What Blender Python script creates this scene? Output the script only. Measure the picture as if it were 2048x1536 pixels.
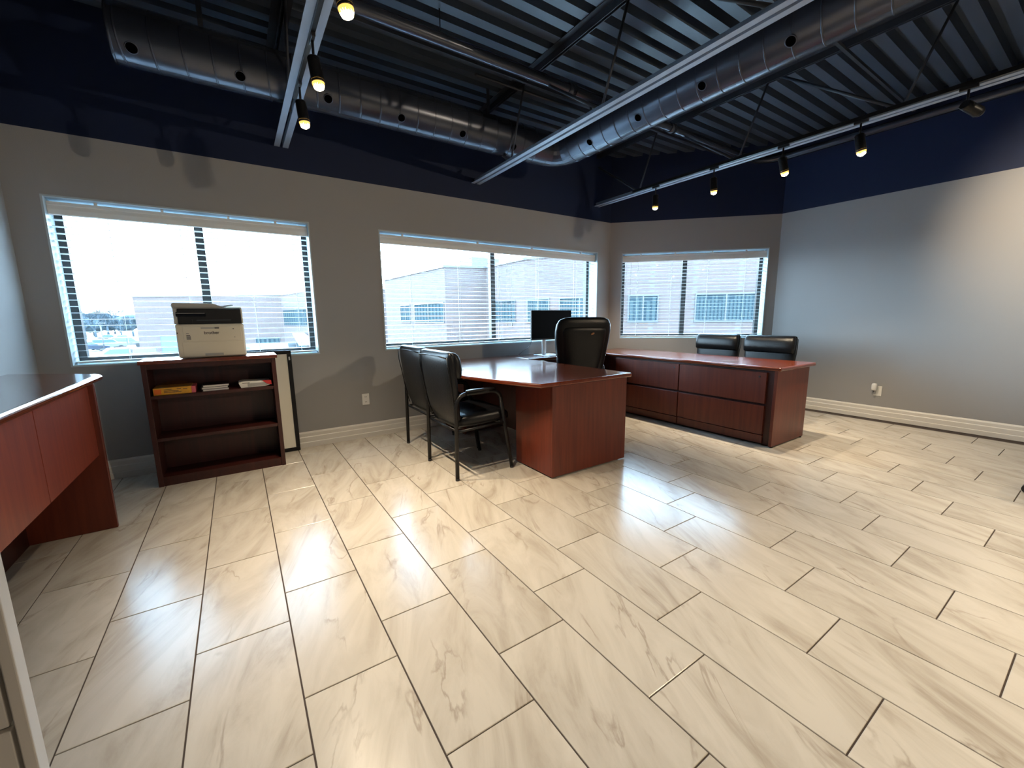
import bpy, bmesh, math, random
from mathutils import Vector, Matrix
random.seed(7)
PI = math.pi
for o in list(bpy.data.objects): bpy.data.objects.remove(o)
scene = bpy.context.scene
COL = scene.collection

# ---------------------------------------------------------------- camera
H = 1.2147
R_ = Vector((0.8333, -0.5527, -0.01129)); U_ = Vector((0.0987, 0.1287, 0.9868)); F_ = Vector((0.5449, 0.8228, -0.16138))
cd = bpy.data.cameras.new('camera'); cam = bpy.data.objects.new('camera', cd); COL.objects.link(cam)
yaw, pit, roll = math.radians(33.511), math.radians(9.287), math.radians(-0.647)
F_ = Vector((math.sin(yaw)*math.cos(pit), math.cos(yaw)*math.cos(pit), -math.sin(pit)))
r0 = Vector((math.cos(yaw), -math.sin(yaw), 0)); u0 = r0.cross(F_)
R_ = r0*math.cos(roll) + u0*math.sin(roll); U_ = -r0*math.sin(roll) + u0*math.cos(roll)
M = Matrix((R_, U_, -F_)).transposed().to_4x4(); M.translation = Vector((0, 0, H))
cam.matrix_world = M
cd.sensor_width = 36; cd.lens = 822.2/2048*36; cd.clip_start = 0.02; cd.clip_end = 500
scene.camera = cam

# ---------------------------------------------------------------- sky, daylight, exposure
w = bpy.data.worlds.new('world'); scene.world = w; w.use_nodes = True
nt = w.node_tree; nt.nodes.clear()
wo = nt.nodes.new('ShaderNodeOutputWorld'); bg = nt.nodes.new('ShaderNodeBackground')
tc = nt.nodes.new('ShaderNodeTexCoord'); sp = nt.nodes.new('ShaderNodeSeparateXYZ'); cr = nt.nodes.new('ShaderNodeValToRGB')
nt.links.new(tc.outputs['Generated'], sp.inputs[0]); nt.links.new(sp.outputs['Z'], cr.inputs[0])
cr.color_ramp.elements[0].position = 0.0; cr.color_ramp.elements[0].color = (0.72, 0.88, 1.0, 1)
cr.color_ramp.elements[1].position = 0.5; cr.color_ramp.elements[1].color = (0.46, 0.72, 1.0, 1)
nt.links.new(cr.outputs[0], bg.inputs[0]); bg.inputs[1].default_value = 25.0
nt.links.new(bg.outputs[0], wo.inputs[0])
vs = scene.view_settings
vs.view_transform = 'Standard'; vs.look = 'None'; vs.gamma = 1; vs.use_curve_mapping = False; vs.exposure = 0.40
SPOT_W = 125.0
SPOT_COL = (1.0, 0.81, 0.57)

def portal(name, loc, rz, w_, h_):
    l = bpy.data.lights.new(name, 'AREA'); l.shape = 'RECTANGLE'; l.size = w_; l.size_y = h_; l.cycles.is_portal = True
    o = bpy.data.objects.new(name, l); COL.objects.link(o); o.location = loc; o.rotation_euler = (-math.pi/2, 0, rz)   # faces into the room
    return o
portal('daylight_portal', (-.2, 4.56, 1.48), math.pi*0, 1.7, 1.2)
portal('daylight_portal', (2.78, 4.56, 1.48), math.pi*0, 3.1, 1.2)
portal('daylight_portal', (5.32+.19, 3.49+.19, 1.48), -math.pi/4, 1.95, 1.2)
# ---------------------------------------------------------------- room numbers
YB = 4.28; ZP = 2.501; WT = 2.084; WB = 0.885; XR = 6.072; YR = 2.739; XL = -1.2035; YF = -5.2
XA = XR-(YB-YR)          # corner between back wall and angled wall
ZC = 3.345; WTOP = 3.46
S2 = math.sqrt(.5)

# ---------------------------------------------------------------- helpers
class MB:
    def __init__(s, off=(0, 0, 0)): s.v = []; s.f = []; s.sm = []; s.off = Vector(off)
    def add(s, vs, fs, smooth=False):
        b = len(s.v); s.v += [tuple(p) for p in vs]
        for f in fs: s.f.append(tuple(b+i for i in f)); s.sm.append(smooth)
        return s
    def box(s, x0, x1, y0, y1, z0, z1):
        return s.add([(x0, y0, z0), (x1, y0, z0), (x1, y1, z0), (x0, y1, z0), (x0, y0, z1), (x1, y0, z1), (x1, y1, z1), (x0, y1, z1)],
                     [(0, 3, 2, 1), (4, 5, 6, 7), (0, 1, 5, 4), (1, 2, 6, 5), (2, 3, 7, 6), (3, 0, 4, 7)])
    def prism(s, poly, a0, a1, axis='z', smooth=False):
        def P(p, a): return {'z': (p[0], p[1], a), 'y': (p[0], a, p[1]), 'x': (a, p[0], p[1])}[axis]
        n = len(poly)
        s.add([P(p, a0) for p in poly]+[P(p, a1) for p in poly],
              [tuple(range(n))[::-1], tuple(range(n, 2*n))])
        b = len(s.v)-2*n
        for i in range(n):
            s.f.append((b+i, b+(i+1) % n, b+n+(i+1) % n, b+n+i)); s.sm.append(smooth)
        return s
    def tube(s, path, r, n=10, caps=True, smooth=True, ry=None):
        path = [Vector(p) for p in path]; rings = []; up = None
        for i, p in enumerate(path):
            t = (path[min(i+1, len(path)-1)]-path[max(i-1, 0)]).normalized()
            if up is None:
                up = Vector((0, 0, 1)) if abs(t.z) < .9 else Vector((1, 0, 0))
            a = t.cross(up).normalized(); up = a.cross(t).normalized()
            rr = r[i] if isinstance(r, (list, tuple)) else r
            k = ry if ry else 1.0
            rings.append([p+a*math.cos(2*PI*j/n)*rr+up*math.sin(2*PI*j/n)*rr*k for j in range(n)])
        vs = [q for R in rings for q in R]; fs = []
        for i in range(len(path)-1):
            for j in range(n): fs.append((i*n+j, i*n+(j+1) % n, (i+1)*n+(j+1) % n, (i+1)*n+j))
        s.add(vs, fs, smooth)
        if caps:
            b = len(s.v)-len(vs); L = len(path)-1
            s.f.append(tuple(b+j for j in range(n))[::-1]); s.sm.append(False)
            s.f.append(tuple(b+L*n+j for j in range(n))); s.sm.append(False)
        return s
    def cyl(s, p0, p1, r, n=16): return s.tube([p0, p1], r, n)
    def loft(s, secs, n=20, caps=True):
        # secs: (centre, vecU, vecV, exponent)
        vs = []; fs = []
        for c, u, v, e in secs:
            c = Vector(c); u = Vector(u); v = Vector(v)
            for j in range(n):
                a = 2*PI*j/n; ca, sa = math.cos(a), math.sin(a)
                vs.append(c+u*math.copysign(abs(ca)**(2/e), ca)+v*math.copysign(abs(sa)**(2/e), sa))
        for i in range(len(secs)-1):
            for j in range(n): fs.append((i*n+j, i*n+(j+1) % n, (i+1)*n+(j+1) % n, (i+1)*n+j))
        s.add(vs, fs, True)
        if caps:
            b = len(s.v)-len(vs); L = len(secs)-1
            s.f.append(tuple(b+j for j in range(n))[::-1]); s.sm.append(True)
            s.f.append(tuple(b+L*n+j for j in range(n))); s.sm.append(True)
        return s
    def mesh(s, name, mats, bevel=0, seg=2):
        me = bpy.data.meshes.new(name)
        me.from_pydata([tuple(Vector(p)-s.off) for p in s.v], [], s.f)
        me.polygons.foreach_set('use_smooth', s.sm)
        bm = bmesh.new(); bm.from_mesh(me)
        if bevel:
            bmesh.ops.remove_doubles(bm, verts=bm.verts, dist=1e-5)
            bmesh.ops.recalc_face_normals(bm, faces=bm.faces)
            es = [e for e in bm.edges if len(e.link_faces) == 2 and e.calc_face_angle(0) > .6]
            bmesh.ops.bevel(bm, geom=es, offset=bevel, segments=seg, profile=.5, affect='EDGES', clamp_overlap=True)
            for f in bm.faces: f.smooth = False
        else:
            bmesh.ops.recalc_face_normals(bm, faces=bm.faces)
        bm.to_mesh(me); bm.free()
        for m in (mats if isinstance(mats, (list, tuple)) else [mats]): me.materials.append(m)
        return me
    def build(s, name, mat, parent=None, bevel=0, seg=2, label=None):
        o = bpy.data.objects.new(name, s.mesh(name, mat, bevel, seg)); COL.objects.link(o)
        if parent: o.parent = parent
        else: o.location = s.off
        if label: o['label'] = label
        return o

def tag(o, label=None, cat=None, group=None, kind=None):
    if label: o['label'] = label
    if cat: o['category'] = cat
    if group: o['group'] = group
    if kind: o['kind'] = kind
    return o
def thing(name, label, cat, loc=(0, 0, 0), rz=0, group=None):
    o = bpy.data.objects.new(name, None); COL.objects.link(o); o.empty_display_size = .1
    o.location = loc; o.rotation_euler = (0, 0, rz)
    return tag(o, label, cat, group)
def structure(name, loc=(0, 0, 0), rz=0):
    o = bpy.data.objects.new(name, None); COL.objects.link(o); o.location = loc; o.rotation_euler = (0, 0, rz); o['kind'] = 'structure'
    return o
def dup(root, loc, rz, label=None, group=None):
    def cp(o, par):
        c = o.copy(); COL.objects.link(c)
        if par: c.parent = par
        for ch in [x for x in ALLCH.get(o.name, [])]: 
            n = cp(ch, c); ALLCH.setdefault(c.name, []).append(n)
        return c
    ALLCH = {}
    for x in list(bpy.data.objects):
        if x.parent: ALLCH.setdefault(x.parent.name, []).append(x)
    r = cp(root, None); r.location = loc; r.rotation_euler = (0, 0, rz)
    if label: r['label'] = label
    if group: r['group'] = group
    return r

# ---------------------------------------------------------------- materials
def mat(name, col, rough=.5, metal=0, spec=.5, coat=0, emis=None, estr=0, trans=0, bump=None, noise=None):
    m = bpy.data.materials.new(name); m.use_nodes = True; t = m.node_tree; b = t.nodes['Principled BSDF']
    b.inputs['Base Color'].default_value = (*col, 1); b.inputs['Roughness'].default_value = rough
    b.inputs['Metallic'].default_value = metal; b.inputs['Specular IOR Level'].default_value = spec
    b.inputs['Coat Weight'].default_value = coat; b.inputs['Coat Roughness'].default_value = .12
    if emis: b.inputs['Emission Color'].default_value = (*emis, 1); b.inputs['Emission Strength'].default_value = estr
    if noise or bump:
        tcn = t.nodes.new('ShaderNodeTexCoord')
    if noise:   # (scale, amount)
        n = t.nodes.new('ShaderNodeTexNoise'); n.inputs['Scale'].default_value = noise[0]; n.inputs['Detail'].default_value = 6
        t.links.new(tcn.outputs['Object'], n.inputs['Vector'])
        mx = t.nodes.new('ShaderNodeMix'); mx.data_type = 'RGBA'
        a = [max(0, c*(1-noise[1])) for c in col]; c2 = [min(1, c*(1+noise[1])) for c in col]
        mx.inputs[6].default_value = (*a, 1); mx.inputs[7].default_value = (*c2, 1)
        t.links.new(n.outputs['Fac'], mx.inputs[0]); t.links.new(mx.outputs[2], b.inputs['Base Color'])
    if bump:    # (scale, strength)
        n2 = t.nodes.new('ShaderNodeTexNoise'); n2.inputs['Scale'].default_value = bump[0]; n2.inputs['Detail'].default_value = 4
        t.links.new(tcn.outputs['Object'], n2.inputs['Vector'])
        bp = t.nodes.new('ShaderNodeBump'); bp.inputs['Strength'].default_value = bump[1]; bp.inputs['Distance'].default_value = .01
        t.links.new(n2.outputs['Fac'], bp.inputs['Height']); t.links.new(bp.outputs[0], b.inputs['Normal'])
    return m
def wood(name, c0, c1, rough=.28, axis='z', coat=.12):
    m = bpy.data.materials.new(name); m.use_nodes = True; t = m.node_tree; b = t.nodes['Principled BSDF']
    tcn = t.nodes.new('ShaderNodeTexCoord'); mp = t.nodes.new('ShaderNodeMapping')
    s = {'z': (14, 14, .9), 'x': (.9, 14, 14), 'y': (14, .9, 14)}[axis]; mp.inputs['Scale'].default_value = s
    t.links.new(tcn.outputs['Object'], mp.inputs[0])
    n = t.nodes.new('ShaderNodeTexNoise'); n.inputs['Scale'].default_value = 2.2; n.inputs['Detail'].default_value = 9; n.inputs['Distortion'].default_value = .6
    t.links.new(mp.outputs[0], n.inputs['Vector'])
    r = t.nodes.new('ShaderNodeValToRGB'); r.color_ramp.elements[0].position = .3; r.color_ramp.elements[0].color = (*c0, 1)
    r.color_ramp.elements[1].position = .72; r.color_ramp.elements[1].color = (*c1, 1)
    t.links.new(n.outputs['Fac'], r.inputs[0]); t.links.new(r.outputs[0], b.inputs['Base Color'])
    b.inputs['Roughness'].default_value = rough; b.inputs['Specular IOR Level'].default_value = .5
    b.inputs['Coat Weight'].default_value = coat; b.inputs['Coat Roughness'].default_value = .1
    return m
GRAY = mat('wall_gray_paint', (.335, .335, .338), .62, bump=(260, .12))
NAVY = mat('wall_navy_paint', (.008, .017, .055), .6, spec=.3, bump=(200, .1))
DECK = mat('deck_paint', (.050, .066, .095), .36, spec=.5, noise=(3, .2))
DUCT = mat('duct_paint', (.048, .058, .084), .27, metal=.5, spec=.7, noise=(5, .15))
STEEL = mat('joist_paint', (.26, .31, .40), .42, noise=(9, .1))
STEELD = mat('joist_web_paint', (.022, .026, .036), .5)
BLACKM = mat('black_metal', (.006, .006, .007), .38, spec=.3)
BLACKP = mat('black_plastic', (.010, .010, .012), .45)
CHROME = mat('chrome', (.75, .75, .76), .18, metal=1)
TRIM = mat('white_trim', (.72, .70, .66), .4)
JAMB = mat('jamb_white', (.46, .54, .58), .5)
BLIND = mat('blind_vinyl', (.80, .80, .78), .4)
BRONZE = mat('bronze_frame', (.020, .018, .017), .4)
LEATHER = mat('black_leather', (.0045, .005, .0065), .33, spec=.33, bump=(90, .12))
WOODV = wood('cherry_vertical', (.095, .0135, .0045), (.155, .025, .008), .42, 'z')
WOODX = wood('cherry_along_x', (.100, .018, .007), (.160, .032, .012), .20, 'x', .35)
WOODT = wood('cherry_top', (.120, .024, .010), (.180, .038, .015), .15, 'y', .4)
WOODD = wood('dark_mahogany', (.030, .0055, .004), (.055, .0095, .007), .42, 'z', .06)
CREAM = mat('printer_cream', (.80, .74, .60), .45)
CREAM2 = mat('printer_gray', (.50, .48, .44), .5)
WHITEP = mat('white_plastic', (.80, .80, .78), .4)
SLOT = mat('slot_dark', (.02, .02, .02), .5)
GROUTM = mat('grout', (.055, .04, .034), .9)
SILVER = mat('silver_paint', (.60, .63, .66), .35, metal=.5)
PAPER = mat('paper', (.78, .77, .74), .7)
BOARDW = mat('board_white', (.80, .77, .68), .35)
YELLOW = mat('yellow_pack', (.75, .38, .03), .35, noise=(60, .3))
PINK = mat('pink_pack', (.65, .12, .16), .4)
RED = mat('red_pack', (.55, .03, .03), .4)
INK = mat('ink', (.06, .05, .05), .6)
TAN = mat('tan_patch', (.45, .20, .09), .6)

def glass_mat(name, tint=(1, 1, 1), refl=.06):
    m = bpy.data.materials.new(name); m.use_nodes = True; t = m.node_tree; t.nodes.clear()
    o = t.nodes.new('ShaderNodeOutputMaterial'); a = t.nodes.new('ShaderNodeBsdfTransparent'); g = t.nodes.new('ShaderNodeBsdfGlossy')
    a.inputs[0].default_value = (*tint, 1); g.inputs['Roughness'].default_value = .02
    mx = t.nodes.new('ShaderNodeMixShader'); mx.inputs[0].default_value = refl
    t.links.new(a.outputs[0], mx.inputs[1]); t.links.new(g.outputs[0], mx.inputs[2]); t.links.new(mx.outputs[0], o.inputs[0])
    return m
GLASS = glass_mat('window_glass', (.93, .97, .98), .04)
FILM = glass_mat('clear_film', (.92, .92, .92), .22)

def tile_mat():
    m = bpy.data.materials.new('porcelain_tile'); m.use_nodes = True; t = m.node_tree; b = t.nodes['Principled BSDF']
    N = t.nodes.new; L = t.links.new
    tcn = N('ShaderNodeTexCoord'); oi = N('ShaderNodeObjectInfo')
    mul = N('ShaderNodeMath'); mul.operation = 'MULTIPLY'; mul.inputs[1].default_value = 57.0; L(oi.outputs['Random'], mul.inputs[0])
    cmb = N('ShaderNodeCombineXYZ'); L(mul.outputs[0], cmb.inputs[0]); L(mul.outputs[0], cmb.inputs[1]); L(oi.outputs['Random'], cmb.inputs[2])
    rot = N('ShaderNodeMapping'); rot.inputs['Rotation'].default_value = (0, 0, .38); L(tcn.outputs['Object'], rot.inputs[0])
    scl = N('ShaderNodeMapping'); scl.inputs['Scale'].default_value = (3.4, .9, 1); L(rot.outputs[0], scl.inputs[0])
    add = N('ShaderNodeVectorMath'); add.operation = 'ADD'; L(scl.outputs[0], add.inputs[0]); L(cmb.outputs[0], add.inputs[1])
    n1 = N('ShaderNodeTexNoise'); n1.inputs['Scale'].default_value = 1.6; n1.inputs['Detail'].default_value = 10; n1.inputs['Distortion'].default_value = 1.3; n1.inputs['Roughness'].default_value = .62
    L(add.outputs[0], n1.inputs['Vector'])
    r1 = N('ShaderNodeValToRGB'); e = r1.color_ramp.elements
    e[0].position = .30; e[0].color = (.36, .315, .26, 1); e[1].position = .60; e[1].color = (.53, .49, .43, 1)
    x = e.new(.46); x.color = (.47, .43, .37, 1)
    L(n1.outputs['Fac'], r1.inputs[0])
    # thin veins where a second noise crosses its middle value
    n2 = N('ShaderNodeTexNoise'); n2.inputs['Scale'].default_value = 1.15; n2.inputs['Detail'].default_value = 7; n2.inputs['Distortion'].default_value = .8
    L(add.outputs[0], n2.inputs['Vector'])
    sb = N('ShaderNodeMath'); sb.operation = 'SUBTRACT'; sb.inputs[1].default_value = .5; L(n2.outputs['Fac'], sb.inputs[0])
    ab = N('ShaderNodeMath'); ab.operation = 'ABSOLUTE'; L(sb.outputs[0], ab.inputs[0])
    r2 = N('ShaderNodeValToRGB'); r2.color_ramp.elements[0].position = 0; r2.color_ramp.elements[0].color = (1, 1, 1, 1)
    r2.color_ramp.elements[1].position = .016; r2.color_ramp.elements[1].color = (0, 0, 0, 1); L(ab.outputs[0], r2.inputs[0])
    n3 = N('ShaderNodeTexNoise'); n3.inputs['Scale'].default_value = 2.3; n3.inputs['Detail'].default_value = 2; L(add.outputs[0], n3.inputs['Vector'])
    r3 = N('ShaderNodeValToRGB'); r3.color_ramp.elements[0].position = .5; r3.color_ramp.elements[1].position = .62; L(n3.outputs['Fac'], r3.inputs[0])
    mm = N('ShaderNodeMath'); mm.operation = 'MULTIPLY'; L(r2.outputs[0], mm.inputs[0]); L(r3.outputs[0], mm.inputs[1])
    m2 = N('ShaderNodeMath'); m2.operation = 'MULTIPLY'; m2.inputs[1].default_value = .6; L(mm.outputs[0], m2.inputs[0])
    mx = N('ShaderNodeMix'); mx.data_type = 'RGBA'; mx.inputs[7].default_value = (.25, .20, .155, 1)
    L(m2.outputs[0], mx.inputs[0]); L(r1.outputs[0], mx.inputs[6])
    # per tile tone
    br = N('ShaderNodeHueSaturation'); mr = N('ShaderNodeMapRange'); mr.inputs[3].default_value = .94; mr.inputs[4].default_value = 1.05
    L(oi.outputs['Random'], mr.inputs[0]); L(mr.outputs[0], br.inputs['Value']); L(mx.outputs[2], br.inputs['Color'])
    L(br.outputs[0], b.inputs['Base Color'])
    b.inputs['Roughness'].default_value = .21; b.inputs['Specular IOR Level'].default_value = .5
    bp = N('ShaderNodeBump'); bp.inputs['Strength'].default_value = .10; bp.inputs['Distance'].default_value = .004
    L(n1.outputs['Fac'], bp.inputs['Height']); L(bp.outputs[0], b.inputs['Normal'])
    return m
TILE = tile_mat()
def brick_mat(name, c1, c2, mortar):
    m = bpy.data.materials.new(name); m.use_nodes = True; t = m.node_tree; b = t.nodes['Principled BSDF']
    tcn = t.nodes.new('ShaderNodeTexCoord'); sx = t.nodes.new('ShaderNodeSeparateXYZ'); cx = t.nodes.new('ShaderNodeCombineXYZ'); ad = t.nodes.new('ShaderNodeMath')
    t.links.new(tcn.outputs['Object'], sx.inputs[0]); t.links.new(sx.outputs[0], ad.inputs[0]); t.links.new(sx.outputs[1], ad.inputs[1])
    t.links.new(ad.outputs[0], cx.inputs[0]); t.links.new(sx.outputs[2], cx.inputs[1])
    n = t.nodes.new('ShaderNodeTexBrick'); n.inputs['Scale'].default_value = 1.0; n.inputs['Brick Width'].default_value = .3; n.inputs['Row Height'].default_value = .1
    n.inputs['Mortar Size'].default_value = .009; n.inputs['Color1'].default_value = (*c1, 1); n.inputs['Color2'].default_value = (*c2, 1); n.inputs['Mortar'].default_value = (*mortar, 1)
    t.links.new(cx.outputs[0], n.inputs['Vector']); t.links.new(n.outputs[0], b.inputs['Base Color']); b.inputs['Roughness'].default_value = .9
    return m
BRICK = brick_mat('brick_facade', (.052, .033, .028), (.070, .046, .040), (.068, .06, .058))
ASPH = mat('asphalt', (.14, .145, .15), .9, noise=(.5, .2))
XGLASS = mat('facade_glass', (.015, .024, .029), .8, spec=.05)
XBLIND = mat('facade_blind', (.030, .042, .045), .8, spec=.05)
XFRAME = mat('facade_frame', (.04, .04, .045), .5)
XDOOR = mat('garage_blue', (.03, .05, .10), .5)
XWHITE = mat('exterior_white', (.2, .21, .22), .5)
BARK = mat('bark', (.018, .028, .036), .9)

# ================================================================ STRUCTURE
# ---- walls
def wall(name, org, rz, length, openings, s0=0.0, thick=.26):
    """local x along the wall, local y outward, z up; two painted bands split at ZP"""
    me_parts = []
    mb = MB(); mats = []
    def cell(a, b, z0, z1, mi):
        n0 = len(mb.f); mb.box(a, b, 0, thick, z0, z1); mats.extend([mi]*(len(mb.f)-n0))
    xs = sorted({s0, s0+length} | {o[0] for o in openings} | {o[1] for o in openings})
    for a, b in zip(xs[:-1], xs[1:]):
        if any(o[0] <= a and b <= o[1] for o in openings):
            cell(a, b, -.02, WB, 0); cell(a, b, WT, ZP, 0)
        else: cell(a, b, -.02, ZP, 0)
        cell(a, b, ZP, WTOP, 1)
    me = bpy.data.meshes.new(name); me.from_pydata(mb.v, [], mb.f)
    me.materials.append(GRAY); me.materials.append(NAVY)
    me.polygons.foreach_set('material_index', mats)
    o = bpy.data.objects.new(name, me); COL.objects.link(o); o.location = org; o.rotation_euler = (0, 0, rz); o['kind'] = 'structure'
    return o
W1 = (-1.035, .642); W2 = (1.264, 4.293); W3 = (.166, 2.063)
wall('wall_back', (0, YB, 0), 0, XA-XL, [W1, W2], s0=XL)
wall('wall_corner', (XA, YB, 0), -PI/4, math.hypot(XR-XA, YB-YR), [W3])
wall('wall_right', (XR, YR, 0), -PI/2, YR-YF, [])
wall('wall_left', (XL, YF, 0), PI/2, YB-YF, [])
wall('wall_front', (XR, YF, 0), PI, XR-XL, [])

# ---- baseboards
def baseboard(name, org, rz, a, b, m0=0, m1=0):
    pf = [(0, 0), (-.022, 0), (-.022, .045), (-.016, .05), (-.016, .095), (-.011, .102), (-.011, .132), (-.005, .145), (0, .148)]
    mb = MB(); n = len(pf)
    mb.add([(a+m0*p[0], p[0], p[1]) for p in pf]+[(b+m1*p[0], p[0], p[1]) for p in pf], [tuple(range(n))[::-1], tuple(range(n, 2*n))])
    for i in range(n): mb.f.append((i, (i+1) % n, n+(i+1) % n, n+i)); mb.sm.append(False)
    o = mb.build(name, TRIM); o.location = org; o.rotation_euler = (0, 0, rz); o['kind'] = 'structure'
t8 = math.tan(PI/8)
baseboard('baseboard_back', (0, YB, 0), 0, XL, XA, -1, t8)
baseboard('baseboard_corner', (XA, YB, 0), -PI/4, 0, math.hypot(XR-XA, YB-YR), -t8, t8)
baseboard('baseboard_right', (XR, YR, 0), -PI/2, 0, YR-YF, -t8, 1)
baseboard('baseboard_left', (XL, YF, 0), PI/2, 0, YB-YF, -1, 1)
baseboard('baseboard_front', (XR, YF, 0), PI, 0, XR-XL, -1, 1)

# ---- floor with its tiles
fl = MB().prism([(XL-.1, YF-.1), (XR+.1, YF-.1), (XR+.1, YR+.05), (XA+.05, YB+.1), (XL-.1, YB+.1)], -.12, -.004).build('floor', GROUTM)
fl['kind'] = 'structure'
room = [(XL, YF), (XR, YF), (XR, YR), (XA, YB), (XL, YB)]
def clip(poly, a, b):
    out = []; n = len(poly)
    def side(p): return (b[0]-a[0])*(p[1]-a[1])-(b[1]-a[1])*(p[0]-a[0])
    for i in range(n):
        p, q = poly[i], poly[(i+1) % n]; sp_, sq = side(p), side(q)
        if sp_ >= 0: out.append(p)
        if sp_*sq < 0:
            t = sp_/(sp_-sq); out.append((p[0]+(q[0]-p[0])*t, p[1]+(q[1]-p[1])*t))
    return out
TW = .308; TL = 2.03*TW; G = .0024
V0 = 1.210; OFFS = {0: .955, 1: 1.657, 2: .29}
tiles = []
for k in range(-9, 18):
    x0 = (V0+k)*TW; x1 = x0+TW
    o0 = OFFS[k % 3]*TW
    for j in range(-10, 9):
        y1 = o0+j*TL; y0 = y1-TL
        P = [(x0+G, y0+G), (x1-G, y0+G), (x1-G, y1-G), (x0+G, y1-G)]
        full = P
        for a, b in zip(room, room[1:]+room[:1]): P = clip(P, a, b) if P else P
        if len(P) < 3: continue
        ar = abs(sum(P[i][0]*P[(i+1) % len(P)][1]-P[(i+1) % len(P)][0]*P[i][1] for i in range(len(P))))/2
        if ar < .0008: continue
        c = ((x0+x1)/2, (y0+y1)/2)
        d = Vector((c[0], c[1], -H)); dep = d.dot(F_)
        vis = dep > -.25 and abs(d.dot(R_)) < 1.45*max(dep, .0)+.75 and d.dot(U_) > -1.1*max(dep, 0)-.75
        tiles.append((not vis, d.length, P, c, P == full))
tiles.sort(key=lambda t: (t[0], t[1]))
def tilemesh(P, c):
    mb = MB(); e = .0012
    cx = sum(p[0] for p in P)/len(P); cy = sum(p[1] for p in P)/len(P); n = len(P)
    def inset(p): 
        vx, vy = p[0]-cx, p[1]-cy; L = math.hypot(vx, vy) or 1; return (p[0]-vx/L*e*1.3, p[1]-vy/L*e*1.3)
    lo = [(p[0]-c[0], p[1]-c[1], -.008) for p in P]; mi = [(p[0]-c[0], p[1]-c[1], -e) for p in P]
    hi = [(inset(p)[0]-c[0], inset(p)[1]-c[1], 0) for p in P]
    mb.add(lo+mi+hi, [tuple(range(2*n, 3*n))]+[(i, (i+1) % n, n+(i+1) % n, n+i) for i in range(n)]+[(n+i, n+(i+1) % n, 2*n+(i+1) % n, 2*n+i) for i in range(n)])
    return mb
full_me = None; rest = MB()
for i, (hid, d, P, c, isfull) in enumerate(tiles):
    if i < 300:
        if isfull:
            if full_me is None: full_me = tilemesh(P, c).mesh('tile', TILE)
            me = full_me
        else: me = tilemesh(P, c).mesh('tile', TILE)
        o = bpy.data.objects.new('tile', me); COL.objects.link(o); o.parent = fl; o.location = (c[0], c[1], 0)
    else:
        mb = tilemesh(P, c); rest.add([(v[0]+c[0], v[1]+c[1], v[2]) for v in mb.v], mb.f)
if rest.v:
    o = rest.build('tile_field', TILE, fl); o['kind'] = 'stuff'

# ---- ceiling: corrugated roof deck, flutes along X
mb = MB(); per = .155; prof = []
y = YF-.1
while y < YB+.12:
    prof += [(y, ZC), (y+.080, ZC), (y+.090, ZC+.075), (y+.145, ZC+.075)]; y += per
x0, x1 = XL-.1, XR+.1
n = len(prof)
mb.add([(x0, a, b) for a, b in prof]+[(x1, a, b) for a, b in prof], [(i, i+1, n+i+1, n+i) for i in range(n-1)])
ce = mb.build('ceiling', DECK); ce['kind'] = 'structure'
rf = MB().box(x0, x1, YF-.1, YB+.12, ZC+.09, ZC+.2).build('roof_slab', DECK, ce)

# ---- windows: white drywall returns, bronze frame, two panes
def window(name, org, rz, a, b, mull):
    w_ = structure(name, org, rz)
    t = .012
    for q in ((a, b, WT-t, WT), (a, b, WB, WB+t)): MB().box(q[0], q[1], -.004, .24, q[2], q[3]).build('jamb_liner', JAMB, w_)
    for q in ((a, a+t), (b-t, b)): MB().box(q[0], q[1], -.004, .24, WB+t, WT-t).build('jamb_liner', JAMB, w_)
    fw_ = .045
    f = MB()
    f.box(a+t, b-t, .165, .225, WB+t, WB+t+fw_); f.box(a+t, b-t, .165, .225, WT-t-fw_, WT-t)
    f.box(a+t, a+t+fw_, .165, .225, WB+t+fw_, WT-t-fw_); f.box(b-t-fw_, b-t, .165, .225, WB+t+fw_, WT-t-fw_)
    f.build('window_frame', BRONZE, w_)
    MB().box(mull-.03, mull+.03, .160, .222, WB+t+fw_, WT-t-fw_).build('mullion', BRONZE, w_)
    for p, q in ((a+t+fw_, mull-.03), (mull+.03, b-t-fw_)):
        MB().box(p, q, .194, .198, WB+t+fw_, WT-t-fw_).build('pane', GLASS, w_)
window('window_1', (0, YB, 0), 0, W1[0], W1[1], -.185)
window('window_2', (0, YB, 0), 0, W2[0], W2[1], 2.675)
window('window_3', (XA, YB, 0), -PI/4, W3[0], W3[1], 1.045)


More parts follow.
